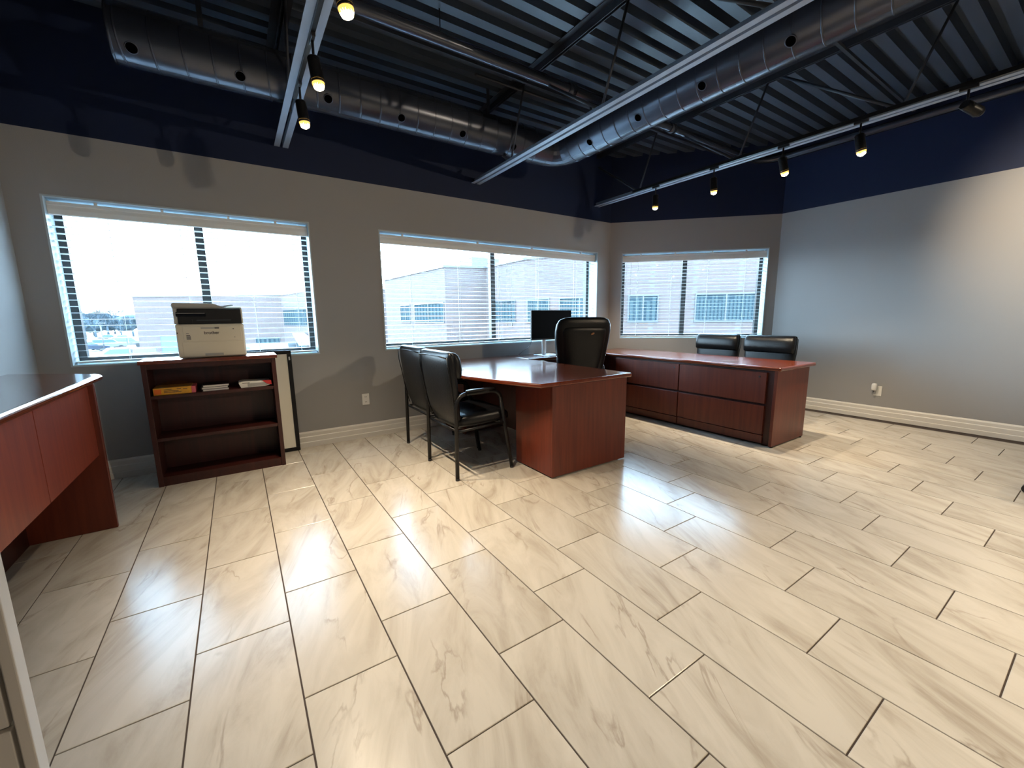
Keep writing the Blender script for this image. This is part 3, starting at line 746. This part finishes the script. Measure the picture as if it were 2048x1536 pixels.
# ---- leaning framed board behind the bookcase
fb = thing('framed_board', 'large white board in a black frame leaning on the wall behind the bookcase', 'framed board', (0, 4.215, 0))
fb.rotation_euler = (-math.radians(2.2), 0, 0)
X0, X1, Z1 = -.34, .392, .938
MB().box(X0+.03, X1-.03, -.004, .012, .03, Z1-.03).build('board', BOARDW, fb)
for q in ((X0, X1, 0.002, .034), (X0, X1, Z1-.034, Z1)): MB().box(q[0], q[1], -.014, .014, q[2], q[3]).build('frame_rail', BLACKM, fb, bevel=.003)
for q in ((X0, X0+.034), (X1-.034, X1)): MB().box(q[0], q[1], -.014, .014, .034, Z1-.034).build('frame_stile', BLACKM, fb, bevel=.003)
MB().box(X1-.024, X1-.012, -.0155, -.013, Z1-.09, Z1-.06).build('clip', SILVER, fb)

# ---- guest chair
def arc(p0, p1, p2, n=6):
    p0, p1, p2 = map(Vector, (p0, p1, p2))
    return [p0*(1-t)**2+p1*2*t*(1-t)+p2*t*t for t in [i/n for i in range(n+1)]]
def guest_chair(label, loc, rz, group):
    c = thing('guest_chair', label, 'chair', loc, rz, group)
    for s in (-1, 1):
        y = s*.268
        MB().tube([(-.245, y, .012), (-.238, y, .55)]+arc((-.238, y, .55), (-.236, y, .645), (-.15, y, .655), 7)[1:], .0125, 10, ry=1.25).build('leg', BLACKM, c)
        MB().tube([(-.15, y, .655), (.06, y, .655)]+arc((.06, y, .655), (.125, y, .652), (.145, y, .60), 7)[1:], .0125, 10, ry=1.25).build('arm_rail', BLACKM, c)
        MB().tube([(.145, y, .60), (.245, y, .012)], .0125, 10, ry=1.25).build('leg', BLACKM, c)
        for xx in (-.245, .245): MB().cyl((xx, y, 0), (xx, y, .016), .0155, 10).build('foot_cap', BLACKP, c)
        MB().loft([((x, y, .674+dz), (0, .023*k, 0), (0, 0, .010*k), 3) for x, k, dz in ((-.155, .3, -.004), (-.145, .8, -.001), (-.10, 1, .001), (0, 1, .001), (.06, .95, 0), (.085, .75, -.002), (.092, .3, -.004))]).build('arm_pad', LEATHER, c)
        MB().tube([(-.238, y, .375), (.185, y, .395)], .010, 8).build('seat_rail', BLACKM, c)
    for x, z in ((-.225, .375), (.150, .392)): MB().tube([(x, -.268, z), (x, .268, z)], .010, 8).build('cross_bar', BLACKM, c)
    # seat: thick cushion, waterfall front
    seat = [(-.215, .10, .425, .02), (-.205, .225, .430, .045), (-.12, .245, .435, .055), (.0, .250, .440, .058), (.13, .252, .448, .058), (.20, .250, .446, .052), (.235, .235, .436, .040), (.247, .18, .428, .018)]
    MB().loft([((x, 0, z), (0, wd, 0), (0, 0, h), 4.5) for x, wd, z, h in seat], 28).build('seat', LEATHER, c)
    # back: leather shell with rolled top, waisted at the seat
    bk_ = [(-.135, .120, .350, .012), (-.155, .175, .368, .024), (-.188, .215, .42, .032), (-.212, .245, .50, .036), (-.226, .262, .60, .038), (-.238, .272, .70, .040), (-.248, .276, .80, .042), (-.256, .278, .88, .040), (-.262, .276, .935, .032), (-.266, .268, .958, .018), (-.267, .24, .966, .006)]
    secs = []
    for i, (x, wd, z, h) in enumerate(bk_): secs.append(((x, 0, z), (0, wd, 0), (h, 0, 0), 4))
    MB().loft(secs, 28).build('backrest', LEATHER, c)
    hp = [(-.205, .262, .770, .012), (-.205, .272, .785, .038), (-.208, .276, .84, .048), (-.216, .276, .90, .048), (-.228, .270, .94, .042), (-.240, .260, .958, .030), (-.250, .23, .966, .012)]
    MB().loft([((x, 0, z), (0, wd, 0), (h, 0, 0), 4) for x, wd, z, h in hp], 28).build('head_cushion', LEATHER, c)
    for s in (-1, 1):
        pts = [(-.214-.008, s*.232, .42), (-.248, s*.255, .55), (-.268, s*.268, .70), (-.292, s*.272, .83), (-.298, s*.268, .93)]
        MB().tube(pts, .004, 6).build('back_seam', LEATHER, c)
    MB().tube([(-.302, -.262, .925), (-.306, -.1, .934), (-.306, .1, .934), (-.302, .262, .925)], .004, 6).build('back_seam', LEATHER, c)
    for s in (-1, 1): MB().cyl((-.25, s*.262, .60), (-.236, s*.262, .60), .009, 10).build('bolt', BLACKM, c)
    return c
ch = guest_chair('black leather guest chair nearest the camera, facing the bowed desk', (1.520, 2.950, 0), 0, 'guest chairs')
dup(ch, (1.545, 3.552, 0), 0, 'black leather guest chair between the nearest chair and the window wall')
dup(ch, (4.945, 2.985, 0), PI, 'black leather guest chair behind the credenza, the left one of that pair')
dup(ch, (4.945, 2.352, 0), PI, 'black leather guest chair behind the credenza, nearer its free end')

# ---- office chair
def office_chair(label, loc, rz):
    c = thing('office_chair', label, 'chair', loc, rz)
    # local: faces +y ; back at -y
    for k in range(5):
        a = PI/2+k*2*PI/5+.2; d = Vector((math.cos(a), math.sin(a), 0)); n_ = Vector((-d.y, d.x, 0))
        leg = MB().loft([(tuple(d*r+Vector((0, 0, z))), tuple(n_*wd), (0, 0, h), 3) for r, z, wd, h in ((.03, .135, .035, .032), (.12, .125, .030, .025), (.24, .100, .024, .018), (.31, .088, .020, .015), (.325, .086, .008, .008))], 14).build('base_leg', BLACKP, c)
        MB().loft([(tuple(d*r+Vector((0, 0, z))), tuple(n_*wd), (0, 0, h), 3) for r, z, wd, h in ((.16, .140, .010, .004), (.24, .121, .009, .004), (.315, .105, .008, .003))], 8).build('leg_trim', CHROME, leg)
        for s in (-1, 1):
            p = d*.305+n_*.016*s+Vector((0, 0, .028)); MB().cyl(p-n_*.011, p+n_*.011, .028, 18).build('caster_wheel', BLACKP, leg)
        MB().cyl(d*.305+Vector((0, 0, .03)), d*.305+Vector((0, 0, .09)), .008, 8).build('caster_stem', CHROME, leg)
    MB().cyl((0, 0, .10), (0, 0, .26), .030, 18).build('gas_sleeve', BLACKP, c); MB().cyl((0, 0, .26), (0, 0, .42), .016, 14).build('gas_lift', CHROME, c)
    MB().box(-.11, .11, -.13, .12, .415, .450).build('tilt_mechanism', BLACKM, c, bevel=.01)
    MB().loft([((0, y, z), (wd, 0, 0), (0, 0, h), 4) for y, wd, z, h in ((-.23, .14, .50, .02), (-.215, .23, .50, .045), (-.12, .255, .50, .06), (.05, .265, .505, .062), (.18, .262, .505, .058), (.245, .24, .495, .042), (.262, .18, .485, .018))], 28).build('seat', LEATHER, c)
    back = [(-.185, .150, .465, .018), (-.205, .195, .49, .035), (-.225, .225, .56, .045), (-.238, .255, .68, .052), (-.252, .275, .82, .060), (-.272, .296, .95, .060), (-.292, .302, 1.06, .058), (-.308, .294, 1.13, .054), (-.320, .268, 1.175, .042), (-.328, .220, 1.196, .024), (-.331, .15, 1.203, .008)]
    MB().loft([((0, y, z), (wd, 0, 0), (0, h, 0), 3.2) for y, wd, z, h in back], 32).build('backrest', LEATHER, c)
    # raised shell panel on the rear of the back
    sh = [(-.215, .140, .50, .045), (-.245, .165, .58, .055), (-.262, .200, .72, .056), (-.280, .232, .88, .056), (-.300, .246, 1.0, .054), (-.315, .246, 1.06, .050), (-.322, .235, 1.095, .042), (-.326, .20, 1.108, .028)]
    shp = MB().loft([((0, y, z), (wd, 0, 0), (0, h, 0), 3.2) for y, wd, z, h in sh], 32).build('back_shell', LEATHER, c)
    MB().loft([((.075+i*0, -.3675, 1.035), (.020*k, 0, .006*k), (0, 0, .011*k), 2.2) for i, k in ((0, 1),)]*1+[((.075, -.3725, 1.035), (.018, 0, .006), (0, 0, .009), 2.2)], 16).build('tan_patch', TAN, shp)
    for s in (-1, 1):
        MB().tube([(s*.245, -.16, .47), (s*.30, -.13, .50), (s*.325, -.12, .60)]+arc((s*.325, -.12, .60), (s*.325, -.12, .69), (s*.315, -.03, .695), 5)+[(s*.31, .12, .69)]+arc((s*.31, .12, .69), (s*.315, .2, .68), (s*.30, .17, .58), 5)+[(s*.25, .10, .46)], .016, 10).build('armrest', BLACKP, c)
        MB().loft([((s*.313, y, .712), (.030*k, 0, 0), (0, 0, .014*k), 3) for y, k in ((-.11, .4), (-.09, .9), (0, 1), (.12, 1), (.16, .7), (.17, .3))], 14).build('arm_pad', LEATHER, c)
        MB().loft([((s*.268, -.262-dd, .80-.0), (.010*k, 0, 0), (0, 0, .010*k), 2) for dd, k in ((0, 1), (.006, .9), (.010, .4))], 12).build('bolt_cap', CHROME, c)
        MB().loft([((s*.165, -.300-dd, .66), (.009*k, 0, 0), (0, 0, .009*k), 2) for dd, k in ((0, 1), (.008, .9), (.013, .4))], 12).build('bolt_cap', CHROME, c)
    return c
oc = office_chair('tall black leather office chair seen from behind, at the monitor', (3.075, 3.43, 0), math.radians(-20))
dup(oc, (4.355, -.04, 0), -.2, 'black office chair whose foot shows at the right edge')

# ---- monitor on stand
OM = (3.10, 3.98, .745)
mo = thing('monitor', 'black flat monitor on a silver stand in front of the window', 'monitor', OM)
mbx = lambda *a: MB(OM).box(*a)
mbx(2.893, 3.513, 3.940, 3.965, .937, 1.288).build('screen_housing', BLACKP, mo, bevel=.004)
mbx(2.899, 3.507, 3.938, 3.941, .955, 1.282).build('screen', mat('screen_off', (.0015, .0015, .0025), .5, spec=.06), mo)
mbx(3.06, 3.19, 3.965, 3.985, 1.02, 1.20).build('rear_bulge', BLACKP, mo, bevel=.006)
MB(OM).box(3.09, 3.145, 3.985, 4.00, .752, 1.14).build('stand_column', SILVER, mo, bevel=.004)
MB(OM).prism([(3.02, 3.88), (3.24, 3.88), (3.25, 4.06), (3.01, 4.06)], .7455, .756).build('stand_base', SILVER, mo, bevel=.003)
MB(OM).tube([(3.115, 3.983, 1.03), (3.115, 3.975, 1.03)], .03, 16).build('pivot', BLACKP, mo)
MB(OM).tube([(2.93, 3.97, .96), (2.93, 4.03, .86), (2.88, 4.10, .80), (2.86, 4.16, .752)], .003, 6).build('power_cable', BLACKP, mo)
kb_ = thing('keyboard', 'white slim keyboard lying below the monitor on the window worktop', 'keyboard', (3.2, 3.83, .745))
MB((3.2, 3.83, .745)).prism([(3.765, .7455), (3.765, .752), (3.872, .760), (3.872, .7455)], 3.02, 3.40, 'x').build('case', WHITEP, kb_, bevel=.002)
km = MB((3.2, 3.83, .745))
for r_ in range(5):
    for k in range(14): 
        x = 3.032+k*.0258; y = 3.772+r_*.0195; z = .7525+r_*.00145; km.box(x, x+.022, y, y+.016, z, z+.003)
kk = km.build('keys', PAPER, kb_); kk['kind'] = 'stuff'

# ---- white cabinet at the left edge, close to the camera
OW = (-.75, .95, 0)
WPANEL = mat('panel_offwhite', (.52, .48, .44), .45)
wc = thing('white_panel_door', 'white cabinet door panel standing at the lower left edge close to the camera', 'panel', OW)
cw = lambda *a: MB(OW).box(*a)
XE = -.350
cw(XE-.016, XE, .930, .962, 0, 1.00).build('frame_stile', WPANEL, wc, bevel=.002)
cw(-1.17, -1.151, .930, .962, 0, 1.00).build('frame_stile', WPANEL, wc, bevel=.002)
cw(-1.151, XE-.016, .932, .962, .984, 1.0).build('frame_rail', WPANEL, wc)
cw(-1.151, XE-.016, .932, .962, .0, .06).build('frame_rail', WPANEL, wc)
cw(-1.151, XE-.016, .952, .962, .06, .984).build('back_panel', CREAM2, wc)
cw(-1.147, XE-.023, .936, .950, .562, .978).build('door_leaf', WPANEL, wc, bevel=.002)
cw(-1.147, XE-.023, .936, .950, .065, .554).build('door_leaf', WPANEL, wc, bevel=.002)

# ================================================================ OUTSIDE
ZG = -3.3
gr = MB().box(-160, 180, -160, 240, ZG-.3, ZG).build('ground', ASPH); gr['kind'] = 'structure'
def facade_building(name, label, foot, zt, wins, loc, extra=None):
    b = thing(name, label, 'building', loc)
    O = loc
    MB(O).prism(foot, ZG, zt).build('brick_wall', BRICK, b)
    n = len(foot)
    cp = MB(O)
    for i in range(n):
        p, q = Vector((*foot[i], 0)), Vector((*foot[(i+1) % n], 0)); d = (q-p).normalized(); nn = Vector((d.y, -d.x, 0))
        a, c_ = p+nn*.06-d*.06, q+nn*.06+d*.06; e, f = p-nn*.3, q-nn*.3
        cp.add([(*a.xy, zt), (*c_.xy, zt), (*f.xy, zt), (*e.xy, zt), (*a.xy, zt+.12), (*c_.xy, zt+.12), (*f.xy, zt+.12), (*e.xy, zt+.12)],
               [(0, 3, 2, 1), (4, 5, 6, 7), (0, 1, 5, 4), (1, 2, 6, 5), (2, 3, 7, 6), (3, 0, 4, 7)])
    cp.build('parapet_coping', XFRAME, b)
    for (i, t0, t1, z0, z1, nb, kind) in wins:
        p, q = Vector((*foot[i], 0)), Vector((*foot[(i+1) % n], 0)); d = (q-p).normalized(); nn = Vector((d.y, -d.x, 0)); 
        def pt(t, off, z): v = p+(q-p)*t+nn*off; return (v.x, v.y, z)
        def slab(mb, ta, tb, o0, o1, za, zb):
            P = [pt(ta, o0, za), pt(tb, o0, za), pt(tb, o1, za), pt(ta, o1, za), pt(ta, o0, zb), pt(tb, o0, zb), pt(tb, o1, zb), pt(ta, o1, zb)]
            mb.add(P, [(0, 3, 2, 1), (4, 5, 6, 7), (0, 1, 5, 4), (1, 2, 6, 5), (2, 3, 7, 6), (3, 0, 4, 7)])
        L = (q-p).length; e = .06/L
        fr = MB(O)
        slab(fr, t0, t1, .0, .05, z0, z0+.07); slab(fr, t0, t1, .0, .05, z1-.07, z1); slab(fr, t0, t0+e, 0, .05, z0+.07, z1-.07); slab(fr, t1-e, t1, 0, .05, z0+.07, z1-.07)
        if kind == 'win': slab(fr, (t0+t1)/2-e/2, (t0+t1)/2+e/2, 0, .05, z0+.07, z1-.07)
        w_ = fr.build('window' if kind == 'win' else 'garage_door', XFRAME if kind == 'win' else XDOOR, b)
        pm = MB(O); slab(pm, t0+e, t1-e, .0, .012, z0+.07, z1-.07); pm.build('pane' if kind == 'win' else 'door_panel', XGLASS if kind == 'win' else XDOOR, w_)
        if kind == 'win':
            for k in range(nb):
                ta = t0+e+(t1-t0-2*e)*(k+.12)/nb; tb = t0+e+(t1-t0-2*e)*(k+.72)/nb
                v = MB(O); slab(v, ta, tb, .012, .02, z0+.09, z1-.09-.25*random.random()*(k % 3 == 0)); v.build('vertical_blind', XBLIND, w_)
        else:
            for k in range(4):
                v = MB(O); slab(v, t0+e, t1-e, .012, .035, z0+.1+k*(z1-z0-.2)/4, z0+.1+(k+.93)*(z1-z0-.2)/4); v.build('door_slat', XDOOR, w_)
    return b
nb_ = facade_building('brick_building', 'pale brick building close outside the second and third windows', 
    [(9.55, 31.5), (10.0, 21.8), (12.3, 21.2), (12.2, 17.2), (14.3, 12.6), (19.6, 6.6), (27, 13), (27, 33)], 3.98,
    [(0, .30, .48, .9, 2.1, 5, 'win'), (0, .55, .98, .9, 2.1, 9, 'win'), (3, .03, .28, .9, 2.1, 8, 'win'), (3, .38, .80, .9, 2.1, 14, 'win'),
     (3, .90, .99, .9, 2.1, 3, 'win'), (4, .02, .18, .9, 2.1, 5, 'win'), (4, .36, .66, .9, 2.1, 16, 'win'), (4, .74, .96, .9, 2.1, 10, 'win'),
     (2, .1, .8, .9, 2.1, 8, 'win')], (14, 14, ZG))
for (x, y, a) in ((13.5, 24, .5), (18.5, 16.5, .7)):
    ru = thing('rooftop_unit', 'gray rooftop air unit ' + ('toward the left end' if y > 20 else 'toward the near corner') + ' of the closer brick roof', 'air unit', (x, y, 3.98))
    MB((x, y, 3.98)).box(x-1, x+1, y-.8, y+.8, 3.985, 4.9).build('unit_body', XFRAME, ru, bevel=.03)
    MB((x, y, 3.98)).cyl((x, y, 4.9), (x, y, 5.0), .5, 20).build('fan_cowl', STEELD, ru)
fbd = facade_building('brick_building', 'far pale brick building beyond the parking lot, outside the left window',
    [(-9.9, 66.1), (4.7, 56.5), (7.4, 42.0), (22, 42.0), (22, 78), (-9.9, 78)], 3.98,
    [(0, .15, .42, ZG+.02, -.6, 0, 'door'), (1, .04, .98, .5, 2.3, 18, 'win'), (1, .3, .95, ZG+.3, -1.0, 8, 'win'), (0, .80, .97, ZG+.5, -.9, 5, 'win')], (0, 58, ZG))
aw = thing('awning', 'white curved awning on the far building above its lower windows', 'awning', (6.3, 47, -1))
MB((6.3, 47, -1)).prism([(45.0, -.6), (49.5, -.2), (49.5, -.4), (45.0, -1.3)], 4.9, 6.0, 'x').build('canopy', XWHITE, aw)
MB((6.3, 47, -1)).prism([(44.98, -.7), (45.0, -1.35), (44.95, -1.35), (44.93, -.7)], 4.9, 6.0, 'x').build('valance', XWHITE, aw)

CARG = mat('car_glass', (.05, .08, .10), .1, spec=.8); TYRE = mat('tyre', (.01, .01, .01), .8)
def car(label, loc, rz, col, kind='sedan', cat='car'):
    nm = {'sedan': 'car', 'pickup': 'pickup_truck', 'van': 'van', 'suv': 'car'}[kind]
    paint = mat('car_paint_'+col[0], col[1], .3, coat=.4) if ('car_paint_'+col[0]) not in bpy.data.materials else bpy.data.materials['car_paint_'+col[0]]
    c = thing(nm, label, cat, loc, rz)
    P = {'sedan': ([(-2.2, .35), (2.2, .35), (2.25, .75), (1.3, .95), (-1.6, 1.0), (-2.2, .9)], [(-1.5, .98), (1.1, .93), (.35, 1.42), (-1.0, 1.44)]),
         'suv': ([(-2.3, .4), (2.3, .4), (2.35, .9), (1.4, 1.1), (-2.25, 1.15)], [(-2.15, 1.12), (1.25, 1.08), (.6, 1.68), (-1.95, 1.70)]),
         'pickup': ([(-2.9, .5), (2.8, .5), (2.85, 1.0), (1.5, 1.25), (-2.85, 1.3)], [(-.9, 1.28), (1.5, 1.22), (.7, 1.85), (-.8, 1.9)]),
         'van': ([(-2.6, .4), (2.5, .4), (2.55, 1.0), (2.1, 1.15), (-2.55, 1.15)], [(-2.55, 1.15), (2.1, 1.12), (1.4, 2.25), (-2.5, 2.3)])}[kind]
    hw = .9
    MB().prism(P[0], -hw, hw, 'y').build('body', paint, c, bevel=.06)
    MB().prism(P[1], -hw+.1, hw-.1, 'y').build('cabin', paint, c, bevel=.05)
    cab = P[1]; x0, x1 = cab[0][0]+.15, cab[1][0]-.25; zz0, zz1 = cab[0][1]+.05, cab[2][1]-.1
    for s in (-1, 1):
        MB().prism([(x0+.1, zz0), (x1, zz0), (cab[2][0]-.05, zz1), (cab[3][0]+.15, zz1)] if kind != 'van' else [(1.0, 1.25), (1.8, 1.2), (1.35, 1.95), (1.0, 1.95)], s*(hw-.1)-.01*(s < 0)-.0, s*(hw-.1)+.01*(s > 0), 'y').build('side_window', CARG, c)
        for x in (P[0][0][0]+.85, P[0][1][0]-.85): MB().cyl((x, s*(hw-.2), .34), (x, s*hw*1.01, .34), .34, 20).build('wheel', TYRE, c)
    if kind == 'pickup': MB().box(-2.85, -.95, -.85, .85, 1.25, 1.75).build('canopy', paint, c, bevel=.06)
    return c
Wt = ('white', (.09, .095, .10)); Gy = ('gray', (.025, .028, .031)); Bl = ('blue', (.010, .016, .028)); Dk = ('dark', (.008, .01, .012)); Sv = ('silver', (.045, .05, .052))
def extp(px, dist, dz=0):
    d = R_*((px-1024)/822.2)+F_+U_*((768-640)/822.2); d.z = 0; d /= F_.x*0+1; p = d*dist
    return (p.x, p.y, ZG)
car('white pickup truck with a canopy parked nearest in the lot', extp(226, 41), math.radians(198), Wt, 'pickup', 'truck')
car('white van parked in front of the far building, right of the printer', extp(525, 39), math.radians(150), Wt, 'van', 'van')
car('dark blue car parked at the left edge of the lot view', extp(168, 62), math.radians(20), Bl, 'sedan')
car('white rounded car behind the pickup truck', extp(205, 66), math.radians(30), Wt, 'suv')
car('white small car beside the lamp post', extp(190, 74), math.radians(100), Wt, 'sedan')
car('gray car parked by the left end of the far building', extp(255, 72), math.radians(-20), Gy, 'suv')
car('silver car in the farther row of the parking lot', extp(240, 92), math.radians(25), Sv, 'sedan')
car('dark car in the farther row, toward the trees', extp(212, 95), math.radians(25), Dk, 'sedan')
lp = thing('lamp_post', 'thin dark lamp post in the parking lot', 'lamp post', extp(199, 60))
MB().tube([(0, 0, 0), (0, 0, 4.2)], .08, 8).build('pole', XFRAME, lp)
MB().box(-.5, .5, -.15, .15, 4.2, 4.32).build('lamp_head', XFRAME, lp)
MB().cyl((0, 0, 0), (0, 0, .35), .2, 10).build('footing', XFRAME, lp)

def tree(label, loc, h, seed, spread=.55):
    rnd = random.Random(seed); t = thing('bare_tree', label, 'tree', loc, 0, 'bare trees beyond the parking lot')
    tm = MB(); tm.tube([(0, 0, 0), (.05, 0, h*.2), (0, .05, h*.36)], [h*.03, h*.025, h*.02], 7); tm.build('trunk', BARK, t)
    b = MB(); 
    def br_(p, d, L, r, dep):
        q = p+d*L; m1 = p+d*L*.5+Vector((rnd.uniform(-1, 1), rnd.uniform(-1, 1), 0))*L*.06
        b.tube([p, m1, q], [r, r*.8, r*.6], 4, caps=False)
        if dep == 0: return
        for k in range(3 if dep > 2 else 4):
            nd = (d+Vector((rnd.uniform(-1, 1), rnd.uniform(-1, 1), rnd.uniform(-.3, .6)))*spread*1.2).normalized()
            br_(p+d*L*rnd.uniform(.55, 1), nd, L*rnd.uniform(.6, .8), r*.62, dep-1)
    for k in range(6):
        a = k*PI/3+rnd.random(); br_(Vector((0, 0, h*.36*rnd.uniform(.7, 1))), Vector((math.cos(a)*.6, math.sin(a)*.6, .8)).normalized(), h*.24, h*.018, 4)
    o = b.build('branches', BARK, t); o['kind'] = 'stuff'
LEAF = mat('distant_foliage', (.018, .030, .036), .95, noise=(1.2, .5))
def evergreen(label, loc, w_, h, seed):
    rnd = random.Random(seed); t = thing('evergreen_tree', label, 'tree', loc, 0, 'evergreens at the end of the parking lot')
    MB().tube([(0, 0, 0), (0, 0, h*.4)], .25, 8).build('trunk', BARK, t)
    bm = bmesh.new()
    for k in range(9):
        a = rnd.uniform(0, 2*PI); r_ = rnd.uniform(0, w_*.32); zz = h*rnd.uniform(.35, .78)
        m_ = Matrix.Translation((math.cos(a)*r_, math.sin(a)*r_, zz)) @ Matrix.Diagonal((w_*.30, w_*.30, h*.25, 1))
        res = bmesh.ops.create_icosphere(bm, subdivisions=3, radius=1, matrix=m_)
        for v in res['verts']: v.co += Vector((rnd.uniform(-1, 1), rnd.uniform(-1, 1), rnd.uniform(-1, 1)))*.22
    me = bpy.data.meshes.new('foliage'); bm.to_mesh(me); bm.free(); me.materials.append(LEAF)
    o = bpy.data.objects.new('foliage', me); COL.objects.link(o); o.parent = t; o['kind'] = 'stuff'
EG = [(104, 128, 10, 7.2, 'dark evergreen at the far left end of the lot'), (146, 146, 11, 7.8, 'wide dark evergreen behind the leftmost bare tree'),
      (184, 128, 10, 7.6, 'wide dark evergreen behind the lamp post'), (226, 148, 11, 6.6, 'low dark evergreen left of the far brick building'), (262, 129, 8, 6.4, 'dark evergreen touching the edge of the far brick building')]
for i, (px, d, w_, h, lb_) in enumerate(EG): evergreen(lb_, extp(px, d), w_, h, 40+i)
TP = [(165, 105, 9.0, 'leftmost bare tree beyond the parking lot'), (186, 96, 8.6, 'bare spreading tree behind the lamp post'),
      (212, 118, 9.9, 'tall bare tree in the middle of the tree line'), (238, 103, 6.4, 'small bare tree right of the tallest one'), (262, 112, 6.8, 'low bare tree beside the far brick building'), (128, 122, 8.8, 'bare tree at the far left behind the blind')]
for i, (px, d, h, lb_) in enumerate(TP): tree(lb_, extp(px, d), h, 10+i)
